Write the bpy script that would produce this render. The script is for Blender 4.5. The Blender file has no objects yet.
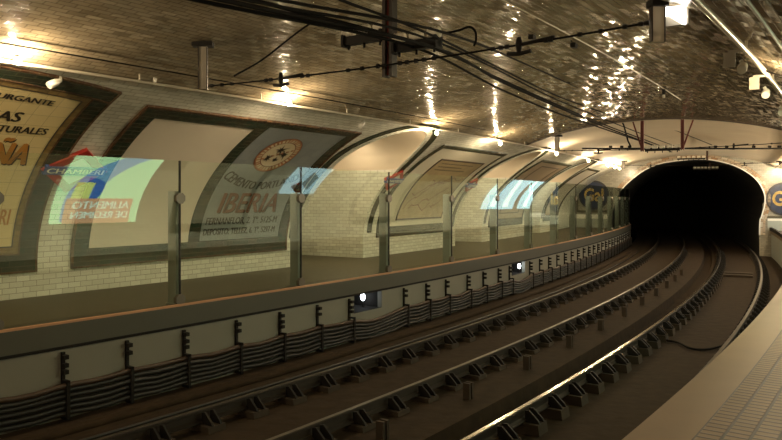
import bpy, math, random
import numpy as np
random.seed(4)
SC = bpy.context.scene
COL = SC.collection
PI = math.pi

# ---------------------------------------------------------------- layout of the curved station
H = 2.515                       # eye height above the rail tops (rail top = 0)
X0, PSI0, K0, K1 = .2525, .62173, -.00776, .00008
OC, A, ZC, B, PZ = -.3, 6.2, 1.5, 3.2, .97
SS = np.linspace(-24, 80, 5201)
PSI = PSI0 + K0*SS + K1*SS**2/2
PSI = np.where(SS > 40, PSI0 + K0*40 + K1*800 + (K0 + K1*40)*(SS - 40), PSI)
DS = SS[1]-SS[0]
_i0 = int(np.argmin(abs(SS)))
CX = np.cumsum(np.sin(PSI))*DS; CX = CX - CX[_i0] + X0
CY = np.cumsum(np.cos(PSI))*DS; CY = CY - CY[_i0] + 8.0

def head(s): return float(np.interp(s, SS, PSI))
def W(s, o, z):
    """along the track, across it, up -> world"""
    p = head(s)
    return (float(np.interp(s, SS, CX)) + o*math.cos(p), float(np.interp(s, SS, CY)) - o*math.sin(p), z)

# vault profile by arc length t from the foot of the left wall
_ph = np.linspace(-PI/2, PI/2, 1601)
_po = np.concatenate([[OC-A], OC + A*np.sin(_ph), [OC+A]])
_pz = np.concatenate([[PZ], ZC + B*np.cos(_ph), [PZ]])
_pt = np.concatenate([[0], np.cumsum(np.hypot(np.diff(_po), np.diff(_pz)))])
TEND = float(_pt[-1])
_half = len(_pt)//2
def prof(t):
    o = float(np.interp(t, _pt, _po)); z = float(np.interp(t, _pt, _pz))
    e = .01
    do = float(np.interp(min(t+e, TEND), _pt, _po) - np.interp(max(t-e, 0), _pt, _po))
    dz = float(np.interp(min(t+e, TEND), _pt, _pz) - np.interp(max(t-e, 0), _pt, _pz))
    L = math.hypot(do, dz)
    return o, z, dz/L, -do/L          # inward normal (o,z)
def tz(z): return float(np.interp(z, _pz[:_half+1], _pt[:_half+1]))   # left side
def tzr(z): return TEND - tz(z)
def V(s, t, d=0.0):
    o, z, no, nz = prof(t)
    return W(s, o + no*d, z + nz*d)

# ---------------------------------------------------------------- mesh builder
class MB:
    def __init__(self): self.v=[]; self.f=[]; self.uv=[]; self.m=[]; self.sm=[]
    def face(self, idx, uvs=None, mat=0, smooth=False):
        self.f.append(tuple(idx)); self.uv.append(uvs or [(0,0)]*len(idx)); self.m.append(mat); self.sm.append(smooth)
    def add(self, pts):
        b=len(self.v); self.v.extend(pts); return b
    def grid(self, P, UV=None, mat=0, smooth=True, flip=False):
        n=len(P); m=len(P[0]); b=self.add([p for r in P for p in r])
        for i in range(n-1):
            for j in range(m-1):
                q=[(i,j),(i+1,j),(i+1,j+1),(i,j+1)]
                if flip: q=q[::-1]
                self.face([b+a*m+c for a,c in q], [UV[a][c] for a,c in q] if UV else None, mat, smooth)
    def box(self, x0,x1,y0,y1,z0,z1, mat=0, M=None):
        pts=[(x,y,z) for x in (x0,x1) for y in (y0,y1) for z in (z0,z1)]
        if M: pts=[M(*p) for p in pts]
        b=self.add(pts)
        for q in ((0,1,3,2),(4,6,7,5),(0,4,5,1),(2,3,7,6),(0,2,6,4),(1,5,7,3)):
            self.face([b+i for i in q], None, mat)
    def prism(self, poly, y0, y1, mat=0, M=None):
        """poly in (x,z) extruded over y"""
        n=len(poly)
        pts=[(x,y0,z) for x,z in poly]+[(x,y1,z) for x,z in poly]
        if M: pts=[M(*p) for p in pts]
        b=self.add(pts)
        self.face([b+i for i in range(n)][::-1],None,mat); self.face([b+n+i for i in range(n)],None,mat)
        for i in range(n):
            j=(i+1)%n; self.face([b+i,b+j,b+n+j,b+n+i],None,mat)
    def tube(self, pts, r, n=8, mat=0, caps=True):
        pts=[np.array(p,float) for p in pts]; rings=[]
        up=np.array((0,0,1.)); L=0; prev=None
        rr = r if hasattr(r,'__len__') else [r]*len(pts)
        for i,p in enumerate(pts):
            d=pts[min(i+1,len(pts)-1)]-pts[max(i-1,0)]; d=d/(np.linalg.norm(d)+1e-12)
            ref = up if abs(d[2])<.95 else np.array((1.,0,0))
            if prev is not None: ref = prev - d*np.dot(prev,d)
            a=ref-d*np.dot(ref,d); a/=np.linalg.norm(a)+1e-12; c=np.cross(d,a); prev=a
            b0=self.add([tuple(p+rr[i]*(a*math.cos(2*PI*k/n)+c*math.sin(2*PI*k/n))) for k in range(n)])
            rings.append((b0,L)); L+= 0 if i==len(pts)-1 else np.linalg.norm(pts[i+1]-p)
        for (b0,l0),(b1,l1) in zip(rings[:-1],rings[1:]):
            for k in range(n):
                j=(k+1)%n; self.face([b0+k,b0+j,b1+j,b1+k],[(l0,k/n),(l0,(k+1)/n),(l1,(k+1)/n),(l1,k/n)],mat,True)
        if caps:
            self.face([rings[0][0]+k for k in range(n)][::-1],None,mat); self.face([rings[-1][0]+k for k in range(n)],None,mat)
    def sweep(self, prof_, s0, s1, n, mat=0, closed=True, caps=True, smooth=False):
        """cross section [(o,z)..] carried along the track; uv=(s, perimeter)"""
        Ss=np.linspace(s0,s1,n+1); m=len(prof_); per=[0]
        for i in range(m): a=prof_[i]; b=prof_[(i+1)%m]; per.append(per[-1]+math.hypot(a[0]-b[0],a[1]-b[1]))
        b=self.add([W(s,o,z) for s in Ss for o,z in prof_])
        for i in range(n):
            for j in range(m if closed else m-1):
                k=(j+1)%m
                self.face([b+i*m+j,b+(i+1)*m+j,b+(i+1)*m+k,b+i*m+k],[(Ss[i],per[j]),(Ss[i+1],per[j]),(Ss[i+1],per[j+1]),(Ss[i],per[j+1])],mat,smooth)
        if caps and closed:
            self.face([b+j for j in range(m)],[p for p in prof_],mat); self.face([b+n*m+j for j in range(m)][::-1],[p for p in prof_][::-1],mat)
    def slab(self, s0, s1, t0, t1, d0, d1, mat=0, ds=.35, dt=.12):
        """a curved tile slab lying on the vault between depths d0<d1"""
        ns=max(1,int(math.ceil((s1-s0)/ds))); nt=max(1,int(math.ceil((t1-t0)/dt)))
        S_=np.linspace(s0,s1,ns+1); T_=np.linspace(t0,t1,nt+1)
        g=lambda d:[[V(s,t,d) for t in T_] for s in S_]
        uv=[[(s,t) for t in T_] for s in S_]
        self.grid(g(d1),uv,mat)
        for a,bb in ((s0,0),(s1,1)):
            self.grid([[V(a,t,d0) for t in T_],[V(a,t,d1) for t in T_]],[[(a,t) for t in T_],[(a+.01,t) for t in T_]],mat,False)
        for a in (t0,t1):
            self.grid([[V(s,a,d0) for s in S_],[V(s,a,d1) for s in S_]],[[(s,a) for s in S_],[(s,a+.01) for s in S_]],mat,False)
    def build(self, name, mats, parent=None, origin=None):
        if not isinstance(mats,(list,tuple)): mats=[mats]
        me=bpy.data.meshes.new(name); v=np.array(self.v,float)
        if parent is not None and origin is None: org=np.array(root_loc(parent))
        elif origin is not None: org=np.array(origin)
        else: org=np.array([(v[:,0].min()+v[:,0].max())/2,(v[:,1].min()+v[:,1].max())/2,v[:,2].min()])
        me.from_pydata([tuple(p) for p in v-org],[],self.f)
        uvl=me.uv_layers.new(name='UVMap')
        flat=[c for q in self.uv for u in q for c in u]
        uvl.data.foreach_set('uv',flat)
        me.polygons.foreach_set('material_index',self.m); me.polygons.foreach_set('use_smooth',self.sm)
        for m in mats: me.materials.append(m)
        me.validate(); me.update()
        o=bpy.data.objects.new(name,me); COL.objects.link(o)
        if parent is not None: o.parent=parent
        else: o.location=org
        return o
def root_loc(o):
    p=np.zeros(3)
    while o is not None: p=p+np.array(o.location); o=o.parent
    return p

def tag(o,label,cat,group=None,kind=None):
    o['label']=label; o['category']=cat
    if group: o['group']=group
    if kind: o['kind']=kind
    return o
def thing(name,label,cat,loc,group=None,rz=0):
    o=bpy.data.objects.new(name,None); COL.objects.link(o); o.empty_display_size=.1
    o.location=loc; o.rotation_euler=(0,0,rz); return tag(o,label,cat,group)
def struct(name,mb,m,label=None):
    o=mb.build(name,m); o['kind']='structure'
    if label: o['label']=label
    return o
def copy_thing(root,loc,rz,label):
    c=root.copy(); COL.objects.link(c); c.location=loc; c.rotation_euler=(0,0,rz); c['label']=label
    for ch in root.children:
        k=ch.copy(); COL.objects.link(k); k.parent=c
        for g in ch.children:
            q=g.copy(); COL.objects.link(q); q.parent=k
    return c
_ones='zeroth first second third fourth fifth sixth seventh eighth ninth tenth eleventh twelfth thirteenth fourteenth fifteenth sixteenth seventeenth eighteenth nineteenth'.split()
def nth(n):
    if n<20: return _ones[n]
    t,u=divmod(n,10); tens={2:'twent',3:'thirt',4:'fort',5:'fift',6:'sixt'}[t]
    return tens+'ieth' if u==0 else tens+'y-'+_ones[u]

# ---------------------------------------------------------------- materials
def lin(r,g,b):
    f=lambda c:(c/255/12.92 if c/255<=.04045 else ((c/255+.055)/1.055)**2.4)
    return (f(r),f(g),f(b),1)
def newmat(name):
    m=bpy.data.materials.new(name); m.use_nodes=True; nt=m.node_tree
    return m,nt,nt.nodes['Principled BSDF']
def plain(name,c,rough=.6,metal=0,noise=0,nscale=6,bump=0,spec=.5,uv=False):
    m,nt,b=newmat(name); b.inputs['Roughness'].default_value=rough; b.inputs['Metallic'].default_value=metal
    b.inputs['Specular IOR Level'].default_value=spec
    b.inputs['Base Color'].default_value=c
    if noise or bump:
        tc=nt.nodes.new('ShaderNodeTexCoord'); n=nt.nodes.new('ShaderNodeTexNoise'); n.inputs['Scale'].default_value=nscale; n.inputs['Detail'].default_value=5
        nt.links.new(tc.outputs['UV' if uv else 'Object'],n.inputs['Vector'])
        if noise:
            mx=nt.nodes.new('ShaderNodeMix'); mx.data_type='RGBA'
            mx.inputs[6].default_value=tuple(x*(1-noise) for x in c[:3])+(1,); mx.inputs[7].default_value=tuple(min(1,x*(1+noise)) for x in c[:3])+(1,)
            nt.links.new(n.outputs['Fac'],mx.inputs[0]); nt.links.new(mx.outputs[2],b.inputs['Base Color'])
        if bump:
            bp=nt.nodes.new('ShaderNodeBump'); bp.inputs['Strength'].default_value=bump; bp.inputs['Distance'].default_value=.02
            nt.links.new(n.outputs['Fac'],bp.inputs['Height']); nt.links.new(bp.outputs[0],b.inputs['Normal'])
    return m
def tiles(name,c1,c2,cm,bw,bh,mortar,rough,bump=.5,wave=.15,spec=.5,offset=.5,mottle=None,tilt=0):
    m,nt,b=newmat(name); b.inputs['Roughness'].default_value=rough; b.inputs['Specular IOR Level'].default_value=spec
    tc=nt.nodes.new('ShaderNodeTexCoord'); br=nt.nodes.new('ShaderNodeTexBrick')
    br.offset=offset
    br.inputs['Scale'].default_value=1; br.inputs['Brick Width'].default_value=bw; br.inputs['Row Height'].default_value=bh
    br.inputs['Mortar Size'].default_value=mortar; br.inputs['Mortar Smooth'].default_value=.6; br.inputs['Bias'].default_value=0
    br.inputs['Color1'].default_value=c1; br.inputs['Color2'].default_value=c2; br.inputs['Mortar'].default_value=cm
    nt.links.new(tc.outputs['UV'],br.inputs['Vector'])
    colour=br.outputs['Color']
    n=nt.nodes.new('ShaderNodeTexNoise'); n.inputs['Scale'].default_value=7; n.inputs['Detail'].default_value=2
    nt.links.new(tc.outputs['UV'],n.inputs['Vector'])
    if mottle:
        n2=nt.nodes.new('ShaderNodeTexNoise'); n2.inputs['Scale'].default_value=1.1; n2.inputs['Detail'].default_value=4
        nt.links.new(tc.outputs['UV'],n2.inputs['Vector'])
        cr=nt.nodes.new('ShaderNodeMapRange'); cr.inputs[1].default_value=.35; cr.inputs[2].default_value=.7; cr.inputs[3].default_value=1; cr.inputs[4].default_value=mottle
        nt.links.new(n2.outputs['Fac'],cr.inputs[0])
        mx=nt.nodes.new('ShaderNodeVectorMath'); mx.operation='SCALE'
        nt.links.new(colour,mx.inputs[0]); nt.links.new(cr.outputs[0],mx.inputs['Scale']); colour=mx.outputs[0]
    nt.links.new(colour,b.inputs['Base Color'])
    inv=nt.nodes.new('ShaderNodeMath'); inv.operation='MULTIPLY_ADD'; inv.inputs[1].default_value=-1
    nt.links.new(br.outputs['Fac'],inv.inputs[0])
    sc=nt.nodes.new('ShaderNodeMath'); sc.operation='MULTIPLY_ADD'; sc.inputs[1].default_value=wave*8; sc.inputs[2].default_value=1
    nt.links.new(n.outputs['Fac'],sc.inputs[0]); nt.links.new(sc.outputs[0],inv.inputs[2])
    bp=nt.nodes.new('ShaderNodeBump'); bp.inputs['Strength'].default_value=bump; bp.inputs['Distance'].default_value=.006
    nt.links.new(inv.outputs[0],bp.inputs['Height'])
    if tilt:
        br2=nt.nodes.new('ShaderNodeTexBrick'); br2.offset=offset
        for k_ in ('Scale','Brick Width','Row Height','Mortar Size','Mortar Smooth','Bias'): br2.inputs[k_].default_value=br.inputs[k_].default_value
        br2.inputs['Color1'].default_value=(0,0,0,1); br2.inputs['Color2'].default_value=(1,1,1,1); br2.inputs['Mortar'].default_value=(.5,.5,.5,1)
        nt.links.new(tc.outputs['UV'],br2.inputs['Vector'])
        wn=nt.nodes.new('ShaderNodeTexWhiteNoise'); wn.noise_dimensions='1D'; nt.links.new(br2.outputs['Color'],wn.inputs['W'])
        sb=nt.nodes.new('ShaderNodeVectorMath'); sb.operation='SUBTRACT'; sb.inputs[1].default_value=(.5,.5,.5); nt.links.new(wn.outputs['Color'],sb.inputs[0])
        ml=nt.nodes.new('ShaderNodeVectorMath'); ml.operation='SCALE'; ml.inputs['Scale'].default_value=tilt; nt.links.new(sb.outputs[0],ml.inputs[0])
        ad=nt.nodes.new('ShaderNodeVectorMath'); ad.operation='ADD'; nt.links.new(bp.outputs[0],ad.inputs[0]); nt.links.new(ml.outputs[0],ad.inputs[1])
        nm=nt.nodes.new('ShaderNodeVectorMath'); nm.operation='NORMALIZE'; nt.links.new(ad.outputs[0],nm.inputs[0]); nt.links.new(nm.outputs[0],b.inputs['Normal'])
    else: nt.links.new(bp.outputs[0],b.inputs['Normal'])
    return m
def emit(name,c,s):
    m=bpy.data.materials.new(name); m.use_nodes=True; nt=m.node_tree; nt.nodes.clear()
    e=nt.nodes.new('ShaderNodeEmission'); e.inputs[0].default_value=c; e.inputs[1].default_value=s
    o=nt.nodes.new('ShaderNodeOutputMaterial'); nt.links.new(e.outputs[0],o.inputs[0]); return m
def glass(name,tint,boost=1.0):
    m=bpy.data.materials.new(name); m.use_nodes=True; nt=m.node_tree; nt.nodes.clear()
    g=nt.nodes.new('ShaderNodeNewGeometry'); d=nt.nodes.new('ShaderNodeVectorMath'); d.operation='DOT_PRODUCT'
    nt.links.new(g.outputs['Normal'],d.inputs[0]); nt.links.new(g.outputs['Incoming'],d.inputs[1])
    a=nt.nodes.new('ShaderNodeMath'); a.operation='ABSOLUTE'; nt.links.new(d.outputs['Value'],a.inputs[0])
    s=nt.nodes.new('ShaderNodeMath'); s.operation='SUBTRACT'; s.inputs[0].default_value=1; nt.links.new(a.outputs[0],s.inputs[1])
    p=nt.nodes.new('ShaderNodeMath'); p.operation='POWER'; p.inputs[1].default_value=5; nt.links.new(s.outputs[0],p.inputs[0])
    q=nt.nodes.new('ShaderNodeMath'); q.operation='MULTIPLY_ADD'; q.inputs[1].default_value=.95; q.inputs[2].default_value=.05*boost; q.use_clamp=True
    nt.links.new(p.outputs[0],q.inputs[0])
    t=nt.nodes.new('ShaderNodeBsdfTransparent'); t.inputs[0].default_value=tint
    gl=nt.nodes.new('ShaderNodeBsdfGlossy'); gl.inputs['Roughness'].default_value=0; gl.inputs[0].default_value=(.95,1,.93,1)
    mx=nt.nodes.new('ShaderNodeMixShader'); nt.links.new(q.outputs[0],mx.inputs[0]); nt.links.new(t.outputs[0],mx.inputs[1]); nt.links.new(gl.outputs[0],mx.inputs[2])
    o=nt.nodes.new('ShaderNodeOutputMaterial'); nt.links.new(mx.outputs[0],o.inputs[0]); return m

M=dict(
 vault=tiles('vault_tile',(.33,.265,.175,1),(.41,.335,.225,1),(.14,.11,.07,1),.20,.085,.006,.10,.5,.05,.5,mottle=.66,tilt=.10),
 wall=tiles('wall_tile',(.68,.67,.58,1),(.83,.82,.73,1),(.30,.28,.21,1),.22,.088,.005,.22,.45,.06,.5,tilt=.06),
 plaster=plain('plaster',(.88,.76,.59,1),.75,noise=.08,nscale=1.2,bump=.1),
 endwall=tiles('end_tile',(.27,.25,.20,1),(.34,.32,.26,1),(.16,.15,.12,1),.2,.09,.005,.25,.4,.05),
 white_base=plain('white_base',(.80,.76,.68,1),.5),
 grey_base=plain('grey_base',(.36,.38,.33,1),.6),
 green=tiles('green_tile',(.012,.032,.020,1),(.040,.034,.020,1),(.10,.09,.06,1),.24,.10,.004,.2,.4,.05),
 brown=tiles('brown_tile',(.07,.035,.02,1),(.11,.06,.03,1),(.16,.12,.07,1),.12,.1,.005,.25,.4,.05),
 gold=tiles('gold_tile',(.30,.20,.075,1),(.20,.14,.06,1),(.14,.10,.05,1),.14,.09,.005,.25,.4,.05),
 yellow=tiles('yellow_tile',(.76,.62,.31,1),(.82,.68,.36,1),(.45,.36,.18,1),.24,.24,.004,.28,.3,.03,offset=0),
 bluegrey=tiles('bluegrey_tile',(.23,.26,.27,1),(.27,.30,.31,1),(.17,.19,.19,1),.24,.24,.0035,.28,.25,.03,offset=0),
 panel=plain('white_panel',(.70,.63,.52,1),.45,noise=.05,nscale=3),
 cream=plain('cream_panel',(.66,.62,.50,1),.45),
 mapbrown=plain('map_ground',(.40,.31,.17,1),.4,noise=.35,nscale=4),
 taupe=plain('taupe_panel',(.33,.26,.18,1),.5,noise=.1),
 greyp=plain('grey_panel',(.47,.43,.36,1),.5),
 ink=plain('ink',(.028,.022,.016,1),.4), rust=plain('rust_letter',(.19,.075,.045,1),.4), orange=plain('orange_letter',(.50,.23,.05,1),.4),
 redsign=plain('red_enamel',(.38,.03,.02,1),.3), bluesign=plain('blue_enamel',(.035,.07,.26,1),.3), whitesign=plain('white_enamel',(.78,.76,.7,1),.3),
 galblue=plain('gal_blue',(.010,.020,.055,1),.35,noise=.8,nscale=20), galyellow=plain('gal_yellow',(.72,.50,.16,1),.35),
 ring=plain('ring_orange',(.40,.16,.07,1),.35,noise=.85,nscale=11),
 disc=plain('disc_cream',(.66,.56,.38,1),.35,noise=.12,nscale=8),
 floor=tiles('platform_tile',(.075,.058,.031,1),(.095,.075,.040,1),(.06,.047,.027,1),.20,.10,.006,.55,.4,.05),
 floorR=tiles('paver',(.150,.092,.040,1),(.185,.115,.052,1),(.022,.015,.008,1),.085,.15,.015,.6,.6,.05),
 coping=plain('coping_stone',(.180,.118,.055,1),.55,noise=.18,nscale=2.2,bump=.08),
 fascia=plain('fascia_grey',(.092,.092,.072,1),.5,noise=.06,nscale=2),
 lip=plain('edge_strip',(.55,.30,.17,1),.4),
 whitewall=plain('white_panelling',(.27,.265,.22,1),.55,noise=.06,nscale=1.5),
 bed=plain('trackbed',(.030,.019,.0095,1),.95,noise=.55,nscale=5,bump=.6,spec=.2),
 dark=plain('dark_iron',(.012,.010,.008,1),.65,spec=.25), iron=plain('iron',(.03,.027,.022,1),.5,noise=.3,nscale=15),
 railside=plain('rail_rust',(.022,.015,.009,1),.7,noise=.3,nscale=12), railtop=plain('rail_polish',(.55,.50,.42,1),.22,metal=1),
 raildull=plain('rail_dull',(.085,.07,.05,1),.38,metal=.5,noise=.5,nscale=3), cable=plain('cable_sheath',(.020,.019,.016,1),.5,noise=.4,nscale=3), cable2=plain('cable_rust',(.055,.032,.018,1),.5),
 blocks=plain('concrete_block',(.040,.027,.015,1),.85,noise=.3,nscale=9),
 wire=plain('wire_black',(.007,.006,.005,1),.8,spec=.15),
 redpost=plain('red_post',(.13,.022,.014,1),.5,noise=.3,nscale=10), brownpost=plain('brown_post',(.030,.021,.014,1),.55),
 porcelain=plain('porcelain',(.86,.80,.68,1),.3), steel=plain('grey_steel',(.27,.24,.19,1),.5,noise=.12), conduit=plain('conduit_grey',(.52,.46,.36,1),.3),
 whiteplastic=plain('white_plastic',(.60,.58,.52,1),.35), post=plain('post_steel',(.31,.34,.31,1),.4),
 clamp=plain('clamp_steel',(.20,.18,.15,1),.4,metal=.5), rubber=plain('rubber',(.012,.012,.010,1),.6),
 tunnel=plain('tunnel_darkness',(.010,.008,.006,1),.95), tunneltrim=tiles('arch_tile',(.30,.17,.08,1),(.50,.44,.34,1),(.10,.08,.06,1),.14,.11,.006,.25,.5,.08),  # near-black tunnel colour stands in for unlit darkness; hatch interiors share it
 skirting=plain('skirting_brown',(.07,.05,.035,1),.5),
 glass=glass('green_glass',(.945,.985,.94,1),1.1),
)
WARM=(1,.76,.44)
BULB=emit('bulb_glow',(1,.77,.47,1),2350); BULB2=emit('passage_glow',(1,.82,.56,1),750); COOL=emit('cool_lamp',(.86,.95,1,1),14); FLOOD=emit('flood_glow',(1,.93,.80,1),6)

# ---------------------------------------------------------------- writing on the curved walls
def textmesh(txt):
    cu=bpy.data.curves.new('t','FONT'); cu.body=txt; cu.size=1; cu.resolution_u=3
    o=bpy.data.objects.new('t',cu); COL.objects.link(o)
    dg=bpy.context.evaluated_depsgraph_get(); me=bpy.data.meshes.new_from_object(o.evaluated_get(dg))
    v=np.array([p.co[:] for p in me.vertices]); f=[tuple(p.vertices) for p in me.polygons]
    bpy.data.objects.remove(o); bpy.data.curves.remove(cu); bpy.data.meshes.remove(me)
    return v,f
def fit(mb,txt,f,mat=0,bold=0,arc=0):
    """place text in the unit box and hand every vertex to f(x,y)->point"""
    v,fc=textmesh(txt)
    x=(v[:,0]-v[:,0].min())/np.ptp(v[:,0]); y=(v[:,1]-v[:,1].min())/max(np.ptp(v[:,1]),1e-6)
    for dx,dy in ([(0,0)] if not bold else [(-bold,0),(bold,0),(0,bold*1.5),(0,-bold*1.5)]):
        b=mb.add([f(a+dx,c+dy+arc*4*(a-.5)**2) for a,c in zip(x,y)])
        for q in fc: mb.face([b+i for i in q],None,mat)
def on_left(s0,s1,t0,t1,d): return lambda x,y: V(s0+x*(s1-s0),t0+y*(t1-t0),d)
def disc_on(mb,sc,tc,r0,r1,d,mat=0,n=40,nr=6):
    rs=[max(r0,1e-3)+(r1-max(r0,1e-3))*q/nr for q in range(nr+1)]
    mb.grid([[V(sc+r*math.cos(2*PI*k/n),tc+r*math.sin(2*PI*k/n),d) for k in range(n+1)] for r in rs],None,mat)
def poly_on(mb,pts,d,mat=0,d0=None):
    """polygon of (s,t) on the vault as a thin solid"""
    n=len(pts); b=mb.add([V(s,t,d) for s,t in pts]); mb.face([b+i for i in range(n)],None,mat)
    if d0 is not None:
        c=mb.add([V(s,t,d0) for s,t in pts])
        for i in range(n): j=(i+1)%n; mb.face([b+i,b+j,c+j,c+i],None,mat)

# ---------------------------------------------------------------- room shell
S0,S1,S2=-13.,31.2,35.7
ZW=4.1; TW=tz(ZW)                              # where the side walls hand over to the ceiling
DOORS=[(5.45,8.12),(13.85,16.25),(21.75,24.1)]
ZSP,ZTOP=3.25,4.06
def zopen(s,d):
    m=(d[0]+d[1])/2; h=(d[1]-d[0])/2; q=max(0,1-((s-m)/h)**2)
    return ZSP+(ZTOP-ZSP)*math.sqrt(q)
def wall_piece(mb,s0,s1,flow,n,nt=30):
    S_=np.linspace(s0,s1,n+1); P=[];U=[]
    for s in S_:
        lo=flow(s); T_=np.linspace(lo,TW,nt+1)
        P.append([V(s,t) for t in T_]); U.append([(s,t) for t in T_])
    mb.grid(P,U)
wl=MB(); cur=S0
for d in DOORS:
    wall_piece(wl,cur,d[0],lambda s:0.,max(2,int((d[0]-cur)/.5)))
    wall_piece(wl,d[0],d[1],lambda s,d=d:tz(zopen(s,d)),28,8)
    cur=d[1]
wall_piece(wl,cur,S1,lambda s:0.,10)
wl=struct('wall_left',wl,M['wall'])
wr=MB(); S_=np.linspace(S0,S1,70)
for T_,mi in ((np.linspace(tzr(ZW),tzr(3.3),12),1),(np.linspace(tzr(3.3),TEND,20),0)): wr.grid([[V(s,t) for t in T_] for s in S_],[[(s,t) for t in T_] for s in S_],mi)
struct('wall_right',wr,[M['wall'],M['vault']])
SP=13.1                                         # the tiled vault stops here, plaster follows
c=MB(); S_=np.linspace(S0,SP,54); T_=np.linspace(TW,tzr(ZW),60)
c.grid([[V(s,t) for t in T_] for s in S_],[[(s,t) for t in T_] for s in S_]); struct('ceiling',c,M['vault'])
c=MB(); S_=np.linspace(SP,S1,36)
c.grid([[V(s,t) for t in T_] for s in S_],[[(s,t) for t in T_] for s in S_]); struct('ceiling',c,M['plaster'])
# dark bead where tile ends
mb=MB(); mb.slab(SP-.03,SP+.03,TW+.05,tzr(ZW)-.05,-.005,.03,ds=.06,dt=.2); struct('trim_1',mb,M['skirting'])

# passages behind the openings
pw=MB(); OB=-8.7
for d in DOORS:
    a,b_=d; n=28; Sx=np.linspace(a,b_,n+1)
    for s in (a,b_):
        Z=np.linspace(PZ,ZSP,14); rows=[]; uv=[]
        for z in Z:
            t=tz(z); o=prof(t)[0]; rows.append([W(s,o,z),W(s,OB,z)]); uv.append([(o,z),(OB,z)])
        pw.grid(rows,uv,0,False)
    rows=[];uv=[]
    for s in Sx:
        z=zopen(s,d); o=prof(tz(z))[0]; rows.append([W(s,o+(OB-o)*q,z) for q in np.linspace(0,1,5)]); uv.append([(s,z)]*5)
    pw.grid(rows,uv,1,True)
    pw.grid([[W(s,OB,PZ),W(s,OB,zopen(s,d))] for s in Sx],[[(s,PZ),(s,zopen(s,d))] for s in Sx],0,False)
    pw.grid([[W(s,OB,PZ+.001),W(s,OC-A,PZ+.001)] for s in Sx],[[(s,OB),(s,OC-A)] for s in Sx],2,False)
struct('wall_passage',pw,[M['wall'],M['plaster'],M['floor']])
bs=MB()
for d in DOORS:
    bs.sweep([(OB+.001,PZ),(OB+.025,PZ),(OB+.025,PZ+.28),(OB+.001,PZ+.28)],d[0]+.01,d[1]-.01,6)
struct('baseboard_passage',bs,M['skirting'])
# dark green arch strips around the openings + white bullnose edge
tr=MB(); bn=MB()
for d in DOORS[:3]:
    m=(d[0]+d[1])/2; h=(d[1]-d[0])/2
    def path(off,n=40):
        pts=[]
        for z in np.linspace(1.62,ZSP,10): pts.append((d[0]-off,tz(z)))
        for k in range(1,n): 
            th=PI-PI*k/n; z=ZSP+(ZTOP-ZSP+ .0)*math.sin(th); pts.append((m+(h+off)*math.cos(th),tz(min(z,4.09))+off*math.sin(th)*.9))
        for z in np.linspace(ZSP,1.62,10): pts.append((d[1]+off,tz(z)))
        return pts
    for MBx,o0,o1,dd in ((tr,.17,.38,.016),(bn,.0,.04,.02)):
        p0,p1=path(o0),path(o1)
        MBx.grid([[V(*a,dd),V(*b_,dd)] for a,b_ in zip(p0,p1)],[[(i*.07,0),(i*.07,.15)] for i in range(len(p0))])
        for p in (p0,p1): MBx.grid([[V(*a,-.01),V(*a,dd)] for a in p],[[(i*.07,0),(i*.07,.02)] for i in range(len(p))])
struct('trim_2',tr,M['green']); struct('trim_3',bn,M['wall'])

# platforms
PO,PR=-3.67,3.05
fl=MB(); fl.sweep([(OC-A,PZ),(PO-.02,PZ)],S0,S1,70,0,False); fl.sweep([(-4.30,PZ),(PO-.02,PZ)],S1,S2,6,0,False); struct('floor_left',fl,M['floor'])
fr=MB(); fr.sweep([(PR+.37,PZ),(OC+A,PZ)],S0,S1,70,0,False); struct('floor_right',fr,M['floorR'])
cp=MB(); cp.sweep([(PR,PZ-.14),(PR,PZ-.012),(PR+.012,PZ),(PR+.37,PZ),(PR+.37,PZ-.14)],S0,S1,70); struct('trim_4',cp,M['coping'])
fw=MB(); fw.sweep([(PR+.06,PZ-.14),(PR+.06,-.45)],S0,S1+.0,70,0,False); struct('wall_platform_right',fw,M['grey_base'])
# left platform front: fascia beam, pinkish lip, white panelling with two openings
fb=MB(); fb.sweep([(PO,.72),(PO,1.0),(PO-.02,1.02),(PO-.26,1.02),(PO-.26,.72)],S0,S2,88); struct('trim_5',fb,M['fascia'])
lp=MB(); lp.sweep([(PO-.002,1.003),(PO-.002,1.03),(PO-.03,1.035),(PO-.03,1.003)],S0,S2,88); struct('trim_6',lp,M['lip'])
bd=MB(); bd.sweep([(PO+.012,.70),(PO+.012,.735),(PO-.05,.735),(PO-.05,.70)],S0,S2,88); struct('trim_7',bd,M['dark'])
HOLES=[(3.72,4.66),(11.5,12.62)]; HZ0,HZ1=.36,.71
ww=MB(); WO=PO-.03
segs=[(S0,HOLES[0][0]),(HOLES[0][1],HOLES[1][0]),(HOLES[1][1],S2)]
for a,b_ in segs: ww.sweep([(WO,-.45),(WO,.73)],a,b_,max(4,int((b_-a)/.6)),0,False)
for a,b_ in HOLES:
    ww.sweep([(WO,-.45),(WO,HZ0)],a,b_,4,0,False); ww.sweep([(WO,HZ1),(WO,.73)],a,b_,4,0,False)
    ww.sweep([(WO,HZ0),(WO-.7,HZ0)],a,b_,4,1,False); ww.sweep([(WO,HZ1),(WO-.7,HZ1)],a,b_,4,1,False); ww.sweep([(WO-.7,HZ0),(WO-.7,HZ1)],a,b_,4,1,False)
    for s in (a,b_): ww.grid([[W(s,WO,HZ0),W(s,WO,HZ1)],[W(s,WO-.1,HZ0),W(s,WO-.1,HZ1)]],None,0,False); ww.grid([[W(s,WO-.1,HZ0),W(s,WO-.1,HZ1)],[W(s,WO-.7,HZ0),W(s,WO-.7,HZ1)]],None,1,False)
struct('wall_platform_left',ww,[M['whitewall'],M['tunnel']])
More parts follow.
